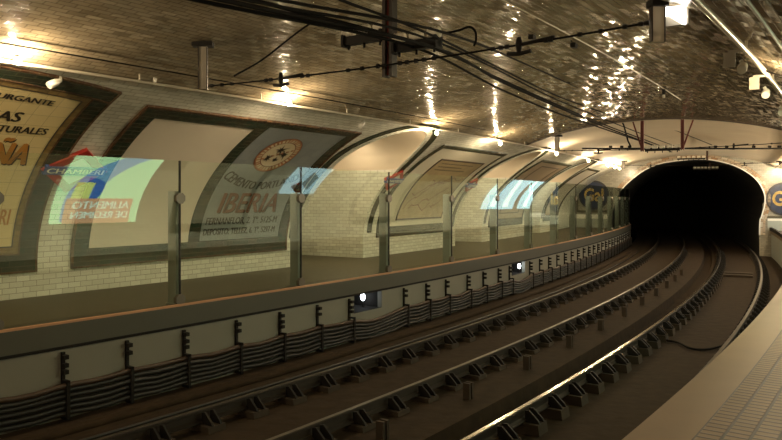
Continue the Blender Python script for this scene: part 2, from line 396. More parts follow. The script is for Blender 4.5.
# track bed with the step and the channel between the tracks
tb=MB(); tb.sweep([(WO,-.15),(-3.45,-.17),(-3.2,-.24),(-1.6,-.24),(-.3,-.22),(.13,-.22),(.16,-.45),(.45,-.47),(.52,-.30),(1.6,-.28),(2.9,-.28),(PR+.06,-.30)],S0,62,160,0,False)
struct('floor_trackbed',tb,M['bed'])

# end wall with the tunnel mouth, and the tunnel behind it
TCN=-.40
arch=[(-3.86,-.5),(-3.86,1.0),(-3.84,1.7),(-3.72,2.3),(-3.5,2.8),(-3.2,3.2),(-2.82,3.56),(-2.2,4.01),(-1.35,4.33),(0.,4.48),(.95,4.42),(2.0,4.08),(2.8,3.5),(3.17,2.85),(3.22,2.3),(3.08,1.66),(3.0,1.3),(3.0,-.5)]
def cr(pts,n=6):
    out=[]; P=[pts[0]]+list(pts)+[pts[-1]]
    for i in range(1,len(P)-2):
        p0,p1,p2,p3=[np.array(q,float) for q in P[i-1:i+3]]
        for k in range(n):
            t=k/n; out.append(tuple(.5*((2*p1)+(-p0+p2)*t+(2*p0-5*p1+4*p2-p3)*t*t+(-p0+3*p1-3*p2+p3)*t**3)))
    out.append(tuple(pts[-1])); return out
ARCH=[(o+TCN,z) for o,z in cr(arch)]
ew=MB(); n=len(ARCH)
outer=[]
for i in range(n):
    o,z=ARCH[i]
    t=TEND*min(1,max(0,(i-8)/(n-17)))
    oo,zz,_,_=prof(t)
    if i<8: oo,zz=OC-A,-.5+(PZ+.5)*i/8
    if i>n-9: oo,zz=OC+A,-.5+(PZ+.5)*(n-1-i)/8
    outer.append((oo,zz))
R_=[[W(S1,a[0]+(b_[0]-a[0])*q,a[1]+(b_[1]-a[1])*q) for q in (0,.5,1)] for a,b_ in zip(ARCH,outer)]
U_=[[(a[0]+(b_[0]-a[0])*q,a[1]+(b_[1]-a[1])*q) for q in (0,.5,1)] for a,b_ in zip(ARCH,outer)]
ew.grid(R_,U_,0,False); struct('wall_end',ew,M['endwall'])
tu=MB(); tu.sweep(ARCH,S1,66,60,0,False)
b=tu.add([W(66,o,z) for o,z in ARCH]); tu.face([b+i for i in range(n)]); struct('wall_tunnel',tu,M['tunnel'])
# arch tiles round the mouth: band with a pale arris
def band(mb,o0,o1,sf,i0,i1,mat=0):
    P=[];U=[];L=0
    for i in range(i0,i1):
        a=np.array(ARCH[i]); d=np.array(ARCH[min(i+1,n-1)])-np.array(ARCH[max(i-1,0)]); d/=np.linalg.norm(d); nn=np.array((-d[1],d[0]))
        p,q=a+nn*o0,a+nn*o1; P.append([W(S1,*p),W(S1-sf,*p),W(S1-sf,*q),W(S1,*q)]); U.append([(L,0),(L,.01),(L,o1-o0),(L,o1-o0+.01)]); L+=.09
    mb.grid(P,U,mat,False)
tt=MB(); band(tt,.04,.26,.05,26,n-4); struct('trim_8',tt,M['tunneltrim'])
tt=MB(); band(tt,-.012,.045,.07,26,n-4); struct('trim_9',tt,M['whitesign'])
bw=MB()
for a,b_ in ((-6.45,-4.45),(2.95,5.85)):
    bw.box(a,b_,0,.03,1.45,1.68,0,lambda x,y,z:W(S1-y,x,z)); bw.box(a,b_,0,.05,PZ,1.45,1,lambda x,y,z:W(S1-y,x,z))
struct('baseboard_end',bw,[M['white_base'],M['grey_base']])
# wall behind the camera
bk=MB(); ring=[(OC-A,-.5)]+[prof(t)[:2] for t in np.linspace(0,TEND,50)]+[(OC+A,-.5)]
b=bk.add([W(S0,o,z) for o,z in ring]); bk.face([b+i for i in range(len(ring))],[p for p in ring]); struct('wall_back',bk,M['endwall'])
mb=MB(); mb.sweep([(PR-.02,PZ+.01),(PR-.02,PZ+.16),(PR+.08,PZ+.16),(PR+.08,PZ+.01)],17,S1-.05,30)
tag(mb.build('platform_end_kerb',M['dark']),'long dark raised kerb curving along the far right platform edge to the tunnel','kerb')

# ---------------------------------------------------------------- advertisements on the left wall
D0=-.005
def frame(mb,s0,s1,z0,z1,w,wt,d,mat=0):
    t0,t1=tz(z0),tz(z1)
    mb.slab(s0,s1,t0,t0+wt,D0,d,mat); mb.slab(s0,s1,t1-wt,t1,D0,d,mat)
    mb.slab(s0,s0+w,t0+wt,t1-wt,D0,d,mat); mb.slab(s1-w,s1,t0+wt,t1-wt,D0,d,mat)
def advert(name,label,s0,s1,z0,z1):
    return thing(name,label,'advertisement',V((s0+s1)/2,tz(z0),0),None)
# yellow mineral water advert (arched top)
a=advert('tile_advertisement','yellow tiled mineral water advert with big orange letters at the left edge',-5.5,-1.03,1.4,3.98)
def slabf(mb,s0,s1,fa,fb,d0,d1,mat=0,ns=16,nt=10):
    S_=np.linspace(s0,s1,ns+1); g=[[(s,fa(s)+(fb(s)-fa(s))*q) for q in np.linspace(0,1,nt+1)] for s in S_]
    mb.grid([[V(*p,d1) for p in r] for r in g],g,mat)
    for r in (g[0],g[-1]): mb.grid([[V(*p,d0) for p in r],[V(*p,d1) for p in r]],[[p for p in r],[(p[0]+.01,p[1]) for p in r]],mat,False)
    for j in (0,-1): mb.grid([[V(*r[j],d0) for r in g],[V(*r[j],d1) for r in g]],[[r[j] for r in g],[(r[j][0],r[j][1]+.01) for r in g]],mat,False)
SM=-3.265; tb_=tz(1.40)
def at_(ins): return lambda s:tz(4.075)-.25*((s-SM)/2.235)**2-ins
def ab_(ins): return lambda s:tb_+ins
mb=MB(); slabf(mb,-5.5,-1.03,at_(.27),at_(0),D0,.03); slabf(mb,-5.5,-1.03,ab_(0),ab_(.27),D0,.03); slabf(mb,-5.5,-5.23,ab_(.27),at_(.27),D0,.03,ns=2,nt=24); slabf(mb,-1.30,-1.03,ab_(.27),at_(.27),D0,.03,ns=2,nt=24); mb.build('frame',M['green'],a)
mb=MB()
for q in (-.035,.24): slabf(mb,-5.54,-.995,at_(q+.035),at_(q),D0,.036)
slabf(mb,-5.54,-.995,ab_(-.035),ab_(0),D0,.036); slabf(mb,-1.03,-.995,ab_(0),at_(0),D0,.036,ns=1,nt=24); slabf(mb,-1.315,-1.29,ab_(.24),at_(.24),D0,.036,ns=1,nt=24); slabf(mb,-5.2,-1.3,ab_(.25),ab_(.275),D0,.036); mb.build('beading',M['brown'],a)
mb=MB(); slabf(mb,-5.23,-1.30,at_(.38),at_(.27),D0,.028); slabf(mb,-5.23,-1.30,ab_(.27),ab_(.38),D0,.028); slabf(mb,-5.23,-5.12,ab_(.38),at_(.38),D0,.028,ns=1,nt=24); slabf(mb,-1.41,-1.30,ab_(.38),at_(.38),D0,.028,ns=1,nt=24); mb.build('border',M['gold'],a)
mb=MB(); slabf(mb,-5.12,-1.41,ab_(.38),at_(.38),D0,.024,nt=24); mb.build('panel',M['yellow'],a)
mb=MB(); slabf(mb,-5.12,-1.41,at_(.395),at_(.38),0,.03); slabf(mb,-5.12,-1.41,ab_(.38),ab_(.395),0,.03); slabf(mb,-1.425,-1.41,ab_(.38),at_(.38),0,.03,ns=1,nt=24); mb.build('border_line',M['ink'],a)
def L(txt,s0,s1,z0,z1,mat=0,bold=.004,arc=0,dz=0,d=.031): fit(mb,txt,lambda x,y:V(s0+x*(s1-s0),tz(z0)+y*(tz(z1)-tz(z0)),d),mat,bold,arc)
mb=MB(); fit(mb,'EL MEJOR PURGANTE',lambda x,y:(lambda ss:V(ss,at_(.38)(ss)-.33+.10*((ss-SM)/2.235)**2+y*.16,.031))(-3.35+x*1.58),0,.004); mb.build('lettering',M['ink'],a)['label']='black arched lettering'; mb=MB()
L('AGUAS',-2.95,-2.03,3.565,3.675,0,.01); mb.build('lettering',M['ink'],a)['label']='bold black lettering'; mb=MB()
L('MINERO NATURALES',-3.15,-1.55,3.435,3.515,0,.004); mb.build('lettering',M['ink'],a)['label']='small black lettering'; mb=MB()
L('DEPURATIVAS',-3.3,-1.95,2.90,2.98,0,.004)
mb.build('black_lettering',M['ink'],a)['label']='black lettering'
mb=MB(); L('CARABAÑA',-3.55,-1.60,3.03,3.37,0,.010,d=.032); mb.build('orange_lettering',M['orange'],a)['label']='large orange lettering'; mb=MB()
L('CHAVARRI',-2.45,-1.53,2.13,2.37,0,.006,d=.032); mb.build('orange_lettering',M['orange'],a)['label']='orange lettering'
mb=MB(); fit(mb,'CARABAÑA',lambda x,y:V(-3.54+x*1.96,tz(3.01)+y*(tz(3.355)-tz(3.01)),.029),0,.014); mb.build('letter_shadow',M['skirting'],a)['label']='brown shadow of the large letters'
# blank white panel
a=advert('blank_advertisement','blank whitish curved panel in dark green tile frame left of the blue-grey advert',-.37,2.06,1.4,3.88)
t0,t1=tz(1.40),tz(3.88)
mb=MB(); mb.slab(-.37,2.06,t0,t0+.29,D0,.03); mb.slab(-.37,2.06,t1-.27,t1,D0,.03); mb.slab(-.37,-.09,t0+.29,t1-.27,D0,.03); mb.build('frame',M['green'],a)
mb=MB(); mb.slab(-.41,2.06,t1,t1+.04,D0,.04); mb.slab(-.41,-.37,t0,t1,D0,.04); mb.slab(-.41,2.06,t0-.035,t0,D0,.04); mb.build('beading',M['brown'],a)
mb=MB(); mb.slab(-.09,2.06,t0+.29,t1-.27,D0,.02); mb.build('panel',M['panel'],a)
# cement advert
a=advert('tile_advertisement','blue-grey tiled cement advert with round emblem and rust red IBERIA lettering',2.06,4.92,1.4,3.88)
mb=MB(); mb.slab(2.06,4.92,t0,t0+.29,D0,.03); mb.slab(2.06,4.92,t1-.15,t1,D0,.03); mb.slab(2.06,2.34,t0+.29,t1-.15,D0,.03); mb.slab(4.66,4.92,t0+.29,t1-.15,D0,.03); mb.build('frame',M['green'],a)
mb=MB(); mb.slab(2.06,4.96,t1,t1+.04,D0,.04); mb.slab(4.92,4.96,t0,t1,D0,.04); mb.slab(2.06,4.96,t0-.035,t0,D0,.04); mb.build('beading',M['brown'],a)
mb=MB(); mb.slab(2.34,4.66,t0+.29,t1-.15,D0,.02); mb.build('panel',M['bluegrey'],a)
sc_,tc_=3.32,(tz(3.09)+tz(3.67))/2
mb=MB(); disc_on(mb,sc_,tc_,0,.40,.024); em=mb.build('emblem',M['disc'],a); em['label']='round cream emblem'
mb=MB(); disc_on(mb,sc_,tc_,.385,.53,.025); mb.build('ring',M['ring'],em)
mb=MB(); disc_on(mb,sc_,tc_,.52,.535,.027); disc_on(mb,sc_,tc_,.375,.39,.027); mb.build('ring_outline',M['rust'],em)
mb=MB(); rnd=random.Random(2)
for cx_,cy_,r_ in ((-.04,.14,.16),(.17,.0,.14),(-.20,-.13,.10),(.04,-.17,.09)):
    for k in range(9):
        an=2*PI*k/9+rnd.random()*.5; l=r_*(.6+.8*rnd.random()); w=.026
        p=lambda x,y:(sc_+cx_+x,tc_+cy_+y)
        poly_on(mb,[p(-w*math.sin(an),w*math.cos(an)),p(l*math.cos(an),l*math.sin(an)),p(w*math.sin(an),-w*math.cos(an))],.032)
mb.build('figures',M['ink'],em)
mb=MB()
for k in range(34):
    an=2*PI*k/34; q=.43; h=.028+.014*((k*7)%3); c0=(sc_+q*math.cos(an),tc_+q*math.sin(an)); e1=(math.cos(an),math.sin(an)); e2=(-e1[1],e1[0])
    poly_on(mb,[(c0[0]+e1[0]*x+e2[0]*y,c0[1]+e1[1]*x+e2[1]*y) for x,y in ((-.035,-h*.5),(.055,-h*.5),(.055,h*.5),(-.035,h*.5))],.029)
mb.build('ring_marks',M['disc'],em)
mb=MB()
for k in range(7):
    q=-.3+.1*k; poly_on(mb,[(sc_+q-.03,tc_-.05+q*.5),(sc_+q+.04,tc_-.02+q*.5),(sc_+q+.03,tc_+.02+q*.5),(sc_+q-.04,tc_+q*.5)],.0265)
mb.build('ribbon',M['ring'],em)
mb=MB(); fit(mb,'CEMENTO PORTLAND',lambda x,y:V(2.42+x*2.10+(y-.5)*(.5-x)*.25,tz(2.68)+.05+y*.20+1.15*(x-.5)**2,.028),0,.004); mb.build('curved_lettering',M['ink'],a)['label']='black curved lettering'
mb=MB(); L('IBERIA',2.66,4.36,2.25,2.64,0,.008,d=.027); mb.build('red_lettering',M['rust'],a)['label']='rust red lettering'
mb=MB(); L('IBERIA',2.69,4.39,2.235,2.625,0,.006,d=.025); mb.build('letter_shadow',M['ink'],a)
mb=MB(); L('FERNANFLOR, 2. Tº. 5125-M',2.44,4.50,1.99,2.15,0,.003,d=.028); mb.build('black_lettering',M['ink'],a)['label']='black lettering'; mb=MB(); L('DEPOSITO: TELLEZ, 6. Tº. 5297-M',2.42,4.50,1.78,1.93,0,.003,d=.028); mb.build('black_lettering',M['ink'],a)['label']='black lettering'
# map panel
a=advert('map_panel','brown route map in a cream margin beyond the first doorway',8.75,13.15,1.47,3.88)
t0,t1=tz(1.47),tz(3.88)
mb=MB(); mb.slab(8.75,13.15,t0,t0+.29,D0,.03); mb.slab(8.75,13.15,t1-.13,t1,D0,.03); mb.slab(8.75,8.9,t0+.29,t1-.13,D0,.03); mb.slab(13.0,13.15,t0+.29,t1-.13,D0,.03); mb.build('frame',M['green'],a)
mb=MB(); mb.slab(8.9,13.0,t0+.29,t1-.13,D0,.02); mb.build('panel',M['cream'],a)
mm=MB(); mm.slab(9.72,12.55,tz(1.95),tz(3.58),D0,.035); mp=mm.build('map',M['mapbrown'],a)
mb=MB(); rnd=random.Random(5)
for k in range(7):
    s=9.85+rnd.random()*2; t=tz(1.95)+.25+rnd.random()*1.2
    for j in range(10):
        s2=s+.24*(rnd.random()*.9+.1); t2=t+(rnd.random()-.42)*.28; s2=min(s2,12.45); t2=max(tz(2.0),min(t2,tz(3.5)))
        nx,nt_=-(t2-t),(s2-s); l=math.hypot(nx,nt_)+1e-6; nx*=.014/l; nt_*=.014/l
        poly_on(mb,[(s+nx,t+nt_),(s2+nx,t2+nt_),(s2-nx,t2-nt_),(s-nx,t-nt_)],.043); s,t=s2,t2
mb.build('route_lines',M['rust'],mp)
mb=MB(); frame(mb,9.68,12.59,1.92,3.6,.04,.05,.042); mb.build('map_frame',M['skirting'],mp)
mb=MB()
for z,wd in ((3.50,2.2),(3.42,1.6),(3.34,2.0)): 
    for k in range(int(wd/.14)): mb.slab(10.0+k*.14,10.09+k*.14,tz(z)-.025,tz(z)+.02,.03,.037,dt=.1)
mb.build('legend_rows',M['ink'],mp)
# fourth panel and fifth panel
a=advert('blank_advertisement','brown blank panel with thin dark inner frame beyond the second doorway',16.9,21.1,1.47,3.88)
mb=MB(); mb.slab(16.9,21.1,t0,t0+.29,D0,.03); mb.slab(16.9,21.1,t1-.13,t1,D0,.03); mb.slab(16.9,17.05,t0+.29,t1-.13,D0,.03); mb.slab(20.95,21.1,t0+.29,t1-.13,D0,.03); mb.build('frame',M['green'],a)
mb=MB(); mb.slab(17.05,20.95,t0+.29,t1-.13,D0,.02); mb.build('panel',M['taupe'],a)
mb=MB(); frame(mb,17.9,20.3,1.95,3.72,.05,.05,.03); mb.build('inner_frame',M['skirting'],a)
a=advert('blank_advertisement','small pale grey blank panel in dark frame nearest the tunnel',24.6,27.9,1.47,3.88)
mb=MB(); mb.slab(24.6,27.9,t0,t0+.29,D0,.03); mb.slab(24.6,27.9,t1-.13,t1,D0,.03); mb.slab(24.6,24.85,t0+.29,t1-.13,D0,.03); mb.slab(27.6,27.9,t0+.29,t1-.13,D0,.03); mb.build('frame',M['green'],a)
mb=MB(); mb.slab(24.85,27.6,t0+.29,t1-.13,D0,.02); mb.build('panel',M['greyp'],a)
# dark framed panels opposite, on the right wall (they show in the glass)
def right_frame(label,s0,s1,z0=1.5,z1=3.85):
    a=thing('blank_advertisement',label,'advertisement',V((s0+s1)/2,tzr(z0),0))
    u0,u1=tzr(z1),tzr(z0)
    mb=MB(); mb.slab(s0,s1,u0,u0+.2,D0,.03); mb.slab(s0,s1,u1-.25,u1,D0,.03); mb.slab(s0,s0+.2,u0+.2,u1-.25,D0,.03); mb.slab(s1-.2,s1,u0+.2,u1-.25,D0,.03); mb.build('frame',M['green'],a)
    mb=MB(); mb.slab(s0+.2,s1-.2,u0+.2,u1-.25,D0,.02); mb.build('panel',M['cream'],a)
right_frame('cream panel on the right wall seen reflected beside the IBERIA lettering',5.9,9.3)
right_frame('cream panel on the right wall reflected in the middle glass',15.0,19.0)

# metro name signs: red diamond with blue bar
def metro(label,sc,zc,r=.46,side='L'):
    tc=tz(zc) if side=='L' else tzr(zc); sg=1 if side=='L' else -1
    a=thing('station_sign',label,'sign',V(sc,tc,0),'station name signs')
    o=lambda x,y:(sc+sg*x,tc+sg*y)
    mb=MB(); w=r*1.22
    O_=[o(-w,0),o(0,-r),o(w,0),o(0,r)]; I_=[o(-w*.62,0),o(0,-r*.62),o(w*.62,0),o(0,r*.62)]
    for i in range(4):
        j=(i+1)%4; poly_on(mb,[O_[i],O_[j],I_[j],I_[i]],.06,0,-.02)
    mb.build('red_diamond',M['redsign'],a)
    mb=MB(); poly_on(mb,[o(-w*.64,0),o(0,-r*.64),o(w*.64,0),o(0,r*.64)],.055); mb.build('white_field',M['whitesign'],a)
    mb=MB(); poly_on(mb,[o(-w*.92,-.085),o(w*.92,-.085),o(w*.92,.085),o(-w*.92,.085)],.075,0,.02); bar=mb.build('blue_bar',M['bluesign'],a)
    mb=MB(); fit(mb,'CHAMBERI',lambda x,y:V(*o(-w*.84+x*w*1.68,-.05+y*.10),.08),0,.006); mb.build('lettering',M['whitesign'],bar)
metro('red diamond station sign on white tiles right of the yellow advert',-.76,2.985)
metro('small red diamond station sign between the first doorway and the map',8.42,3.02,.36)
metro('tiny red diamond station sign just beyond the map panel',13.5,2.98,.3)
metro('red diamond station sign on the right wall reflected beside the cement advert',11.05,2.98,.36,'R')

# round GAL adverts on the end wall
def gal(label,oc,zc,r=.80):
    a=thing('round_advertisement',label,'advertisement',W(S1,oc,zc-r))
    def dk(mb,r0,r1,y,n=44):
        A_=[W(S1-y,oc+r0*math.cos(2*PI*k/n),zc+r0*math.sin(2*PI*k/n)) for k in range(n)]
        B_=[W(S1-y,oc+r1*math.cos(2*PI*k/n),zc+r1*math.sin(2*PI*k/n)) for k in range(n)]
        b=mb.add(A_+B_)
        for k in range(n): mb.face([b+k,b+(k+1)%n,b+n+(k+1)%n,b+n+k])
    mb=MB(); dk(mb,.01,r,.05); dk(mb,r,r+.001,.05); 
    b=mb.add([W(S1-y,oc+r*math.cos(2*PI*k/44),zc+r*math.sin(2*PI*k/44)) for y in (0,.05) for k in range(44)])
    for k in range(44): mb.face([b+k,b+(k+1)%44,b+44+(k+1)%44,b+44+k])
    mb.build('blue_disc',M['galblue'],a)
    mb=MB(); dk(mb,r*.9,r*.97,.055); mb.build('rim',M['ink'],a)
    mb=MB(); fit(mb,'Gal',lambda x,y:W(S1-.06,oc-r*.62+x*r*1.24,zc-r*.40+y*r*.85),0,.02); mb.build('lettering',M['galyellow'],a)
    mb=MB(); q=r+.12
    for x0,x1,z0,z1 in ((oc-q,oc+q,zc-q-.02,zc-q+.1),(oc-q-.0,oc-q+.08,zc-q,zc-.2),(oc+q-.08,oc+q,zc-q,zc+.2)): mb.box(x0,x1,0,.04,z0,z1,0,lambda x,y,z:W(S1-y,x,z))
    mb.build('frame',M['green'],a)
gal('round blue advert with yellow lettering left of the tunnel mouth',-5.2,2.70,.78)
gal('round blue advert with yellow lettering right of the tunnel mouth',3.66,2.50)

# ---------------------------------------------------------------- lit posters on the right wall
def lit(label,s0,s1,z0,z1,base,items):
    """items drawn in the unit square as it reads in the room; x runs against s on this wall"""
    u0,u1=tzr(z0),tzr(z1)
    a=thing('lit_poster',label,'poster',V((s0+s1)/2,u0,0),'lit posters on the right wall')
    mb=MB(); mb.slab(s0,s1,u1,u0,D0,.05); mb.build('screen',base,a)
    f=lambda x,y:(s1-x*(s1-s0),u0+y*(u1-u0))
    for k,(nm,m,kind,dat) in enumerate(items):
        mb=MB(); d=.054+.007*k+(.02 if kind=='text' else 0)
        if kind=='poly': 
            a0,a1,a2,a3=[np.array(q) for q in dat]; mb.grid([[V(*f(*((a0*(1-i/6)+a1*i/6)*(1-j/8)+(a3*(1-i/6)+a2*i/6)*j/8)),d) for j in range(9)] for i in range(7)])
        elif kind=='strip':
            l,r=[cr(q_,5) for q_ in dat]; mb.grid([[V(*f(*p),d),V(*f(*q),d)] for p,q in zip(l,r)])
        else:
            txt,x0,x1,y0,y1=dat; fit(mb,txt,lambda x,y:V(*f(x0+x*(x1-x0),y0+y*(y1-y0)),d),0,.006)
        mb.build(nm,m,a)
    return a
EM=lambda n,c,s:emit(n,c,s)
GS=4.2
G=EM('screen_green',(.62,1,.55,1),GS)
mir=lambda L_:[(1-x,y) for x,y in L_]
lit('green lit diet food poster on right wall, reflected left of the first glass joint',2.5,4.82,1.87,3.74,G,[
 ('blue_swoosh',EM('screen_blue',(.20,.42,.62,1),GS),'strip',(mir([(.10,.02),(.10,.25),(.14,.42),(.24,.62),(.40,.80),(.55,.92)]),mir([(.44,.02),(.42,.25),(.46,.42),(.56,.60),(.70,.78),(.88,.93)]))),
 ('dark_blue_ring',EM('screen_navy',(.05,.16,.50,1),GS),'strip',(mir([(.27,.29),(.36,.29),(.38,.40),(.36,.47),(.28,.49)]),mir([(.30,.25),(.44,.26),(.50,.42),(.44,.53),(.28,.57)]))),
 ('yellow_box',EM('screen_yellow',(.75,.85,.25,1),GS),'poly',mir([(.16,.27),(.36,.27),(.37,.50),(.17,.50)])),
 ('orange_block',EM('screen_orange',(.72,.40,.22,1),GS),'poly',mir([(.12,.0),(.90,.0),(.90,.29),(.12,.29)])),
 ('upper_lettering',EM('screen_text',(.85,1,.80,1),GS),'text',('ALIMENTO',.14,.80,.17,.26)),
 ('lower_lettering',EM('screen_text2',(.85,1,.80,1),GS),'text',('DE REGIMEN',.14,.80,.06,.14))])
CB=EM('screen_pale_blue',(.62,.88,1,1),3.2)
lit('pale blue lit poster on right wall, reflected beside the second glass joint',10.3,12.6,2.72,3.75,CB,[('grey_patch',EM('screen_grey',(.35,.45,.45,1),2.0),'poly',[(.2,.1),(.4,.3),(.35,.7),(.15,.5)])])
lit('white and blue lit poster on right wall near its far end, reflected brightest',27.3,29.2,1.95,3.75,CB,[('white_swirl',EM('screen_white',(.9,1,1,1),4.5),'strip',([(.30,.05),(.36,.4),(.50,.75),(.72,.95)],[(.62,.05),(.60,.4),(.72,.75),(.92,.95)]))])

lit('white and blue lit poster on right wall next to the end wall',29.7,31.0,1.95,3.75,CB,[('white_swirl',EM('screen_white2',(.9,1,1,1),4.5),'strip',([(.30,.05),(.36,.4),(.50,.75),(.72,.95)],[(.62,.05),(.60,.4),(.72,.75),(.92,.95)]))])

# ---------------------------------------------------------------- glass balustrade
PS=[-8.36,-5.64,-2.92,-.37,2.21,4.95,7.72,10.5,13.24,15.9,18.6,21.3,24.0,26.7,29.4,32.1,34.8]
GZ=3.05
YAW={7:2.2,8:3.2}
vis=0
for k in range(2,len(PS)-1):
    a,b_=PS[k],PS[k+1]
    A_=np.array(W(a,PO-.05,0)); B_=np.array(W(b_,PO-.05,0)); tv=(B_-A_); Ln=np.linalg.norm(tv); tv/=Ln; nv=np.array((tv[1],-tv[0],0))
    yw=math.radians(YAW.get(k,0)); mid=(A_+B_)/2; 
    t2=tv*math.cos(yw)+nv*math.sin(yw); n2=np.array((t2[1],-t2[0],0))
    mb=MB(); h=Ln/2-.012
    mb.box(-h,h,-.006,.006,1.02,GZ,0,lambda x,y,z:tuple(mid+t2*x+n2*y+np.array((0,0,z))))
    lab='clear glass balustrade panel nearest the camera, reflecting the green poster' if k==2 else nth(k-1)+' clear glass balustrade panel counted from the left edge'
    g=mb.build('glass_panel',M['glass']); tag(g,lab,'glass panel','glass balustrade panels')
for k in range(1,len(PS)):
    s=PS[k]; p=head(s)
    lab=('steel glass-holding post at the left edge' if k==2 else nth(max(k-1,1))+' steel balustrade post counted from the left edge' if k>2 else 'steel balustrade post outside the left edge')
    if k==1: continue
    r=thing('balustrade_post',lab,'post',W(s,PO-.16,1.02),'glass balustrade posts')
    loc=lambda x,y,z,s=s:(W(s,PO,0)[0]+x*math.cos(p)+y*math.sin(p),W(s,PO,0)[1]-x*math.sin(p)+y*math.cos(p),z)
    mb=MB(); mb.box(-.26,-.085,-.04,.035,1.02,2.62,0,loc); mb.box(-.28,-.06,-.06,.055,1.02,1.035,0,loc); mb.build('upright',M['post'],r)
    mb=MB(); mb.box(-.062,-.038,-.0115,.0115,1.02,GZ,0,loc); mb.build('joint_seal',M['rubber'],r)
    for zc in (2.52,1.09):
        mb=MB(); R0=.082
        poly=[(.0+R0*1.0*math.cos(2*PI*(q+.5)/8),zc+R0*math.sin(2*PI*(q+.5)/8)) for q in range(8)]
        pts=[loc(x,yy,zz) for x in (-.085,-.02) for yy,zz in poly]
        bb=mb.add(pts); mb.face([bb+i for i in range(8)]); mb.face([bb+8+i for i in range(8)][::-1])
        for i in range(8): mb.face([bb+i,bb+(i+1)%8,bb+8+(i+1)%8,bb+8+i])
        mb.build('clamp',M['clamp'],r)

# ---------------------------------------------------------------- cable brackets, cables, hatch lamps
BR=[-3.1,-2.14,-1.25,-.32,.68,1.65,2.61,3.55]+[5.48,6.43,7.36,8.51,9.47,10.48,11.29]+[13.0+.95*k for k in range(24)]
for k,s in enumerate(BR):
    if s>S2-.2: continue
    p=head(s); bx,by,_=W(s,WO,0)
    loc=lambda x,y,z:(bx+x*math.cos(p)+y*math.sin(p),by-x*math.sin(p)+y*math.cos(p),z)
    lab='cable bracket on the white panelling just outside the left edge' if k==0 else nth(k)+' black cable bracket from the left on the white panelling'
    r=thing('cable_bracket',lab,'bracket',W(s,WO,-.15),'cable brackets under the left platform')
    mb=MB(); mb.box(0,.03,-.022,.022,-.14,.66,0,loc); mb.build('strap',M['dark'],r)
    for z in (.60,.50,.42)[:2+(k%2)]: mb=MB(); mb.box(.03,.10,-.03,.03,z-.02,z+.03,0,loc); mb.build('hook',M['dark'],r)
    mb=MB(); mb.box(.125,.145,-.022,.022,-.14,.33,0,loc); mb.box(.03,.145,-.022,.022,.30,.33,0,loc); mb.box(.03,.145,-.022,.022,-.14,-.115,0,loc); mb.build('retainer',M['dark'],r)
cn=['topmost rusty','second','third','fourth','fifth','lowest']
for c_ in range(6):
    pts=[]; ds_=.24; s=-9.0
    while s<S2-.1:
        near=min(abs(s-q) for q in BR); sag=-.035*min(1,near/.5)*(1+.4*math.sin(s*1.7+c_))
        z=.275-.066*c_+sag
        hump=sum(.06*math.exp(-((s-q)/.7)**2) for q in (4.2,12.0))
        pts.append(W(s,WO+.085+.012*math.sin(s*2.1+c_*2),z-hump)); s+=ds_
    mb=MB(); mb.tube(pts,.034,6)
    tag(mb.build('cable',M['cable2'] if c_==0 else M['cable']),cn[c_]+' thick cable of the bundle along the left platform foot','cable','cable bundle under the left platform')
for (a,b_),lab in zip(HOLES,('small bright white lamp in the nearer dark hatch under the left platform','tiny white lamp in the farther dark hatch under the left platform')):
    s=4.50 if a<5 else 12.42; dp=.35 if a<5 else .11
    r=thing('hatch_lamp',lab,'lamp',W(s,WO-dp,HZ0),'hatch lamps')
    p0=np.array(W(s,WO-dp,0))
    mb=MB(); mb.tube([tuple(p0+np.array((0,0,HZ0))),tuple(p0+np.array((0,0,HZ0+.12)))],.012,6); mb.tube([tuple(p0+np.array((0,0,HZ0))),tuple(p0+np.array((0,0,HZ0+.012)))],.05,10); mb.build('stand',M['dark'],r)
    mb=MB(); zc=HZ0+.20
    mb.tube([tuple(p0+np.array((0,0,zc-.075))),tuple(p0+np.array((0,0,zc-.055))),tuple(p0+np.array((0,0,zc))),tuple(p0+np.array((0,0,zc+.05))),tuple(p0+np.array((0,0,zc+.07)))],[.012,.035,.05,.035,.008],10); mb.build('globe',COOL,r)

# ---------------------------------------------------------------- rails, chairs, stubs
RAILS=[(-2.27,'first rail from the left'),(-.823,'second rail from the left'),(.823,'shiny third rail from the left'),(2.27,'rightmost rail')]
RP=[(-.065,-.155),(.065,-.155),(.065,-.14),(.012,-.115),(.012,-.045),(.036,-.033),(.036,-.006),(.028,0),(-.028,0),(-.036,-.006),(-.036,-.033),(-.012,-.045),(-.012,-.115),(-.065,-.14)]
for o,lab in RAILS:
    lab={-2.27:'rail nearest the left platform wall',-.823:'second rail from the left platform beside the stub posts',.823:'rail with the long bright highlight right of the channel',2.27:'rail nearest the right platform'}[o]
    r=thing('rail','dark steel '+lab,'rail',W(0,o,-.155),'running rails')
    mb=MB(); mb.sweep([(o+x,z) for x,z in RP],-9,58,190); mb.build('body',M['railside'],r)
    mb=MB(); mb.sweep([(o-.027,-.001),(o-.027,.002),(o+.027,.002),(o+.027,-.001)],-9,58,190); mb.build('running_surface',M['railtop'] if o==.823 else M['raildull'],r)['label']='polished running surface' if o==.823 else 'dull worn running surface'
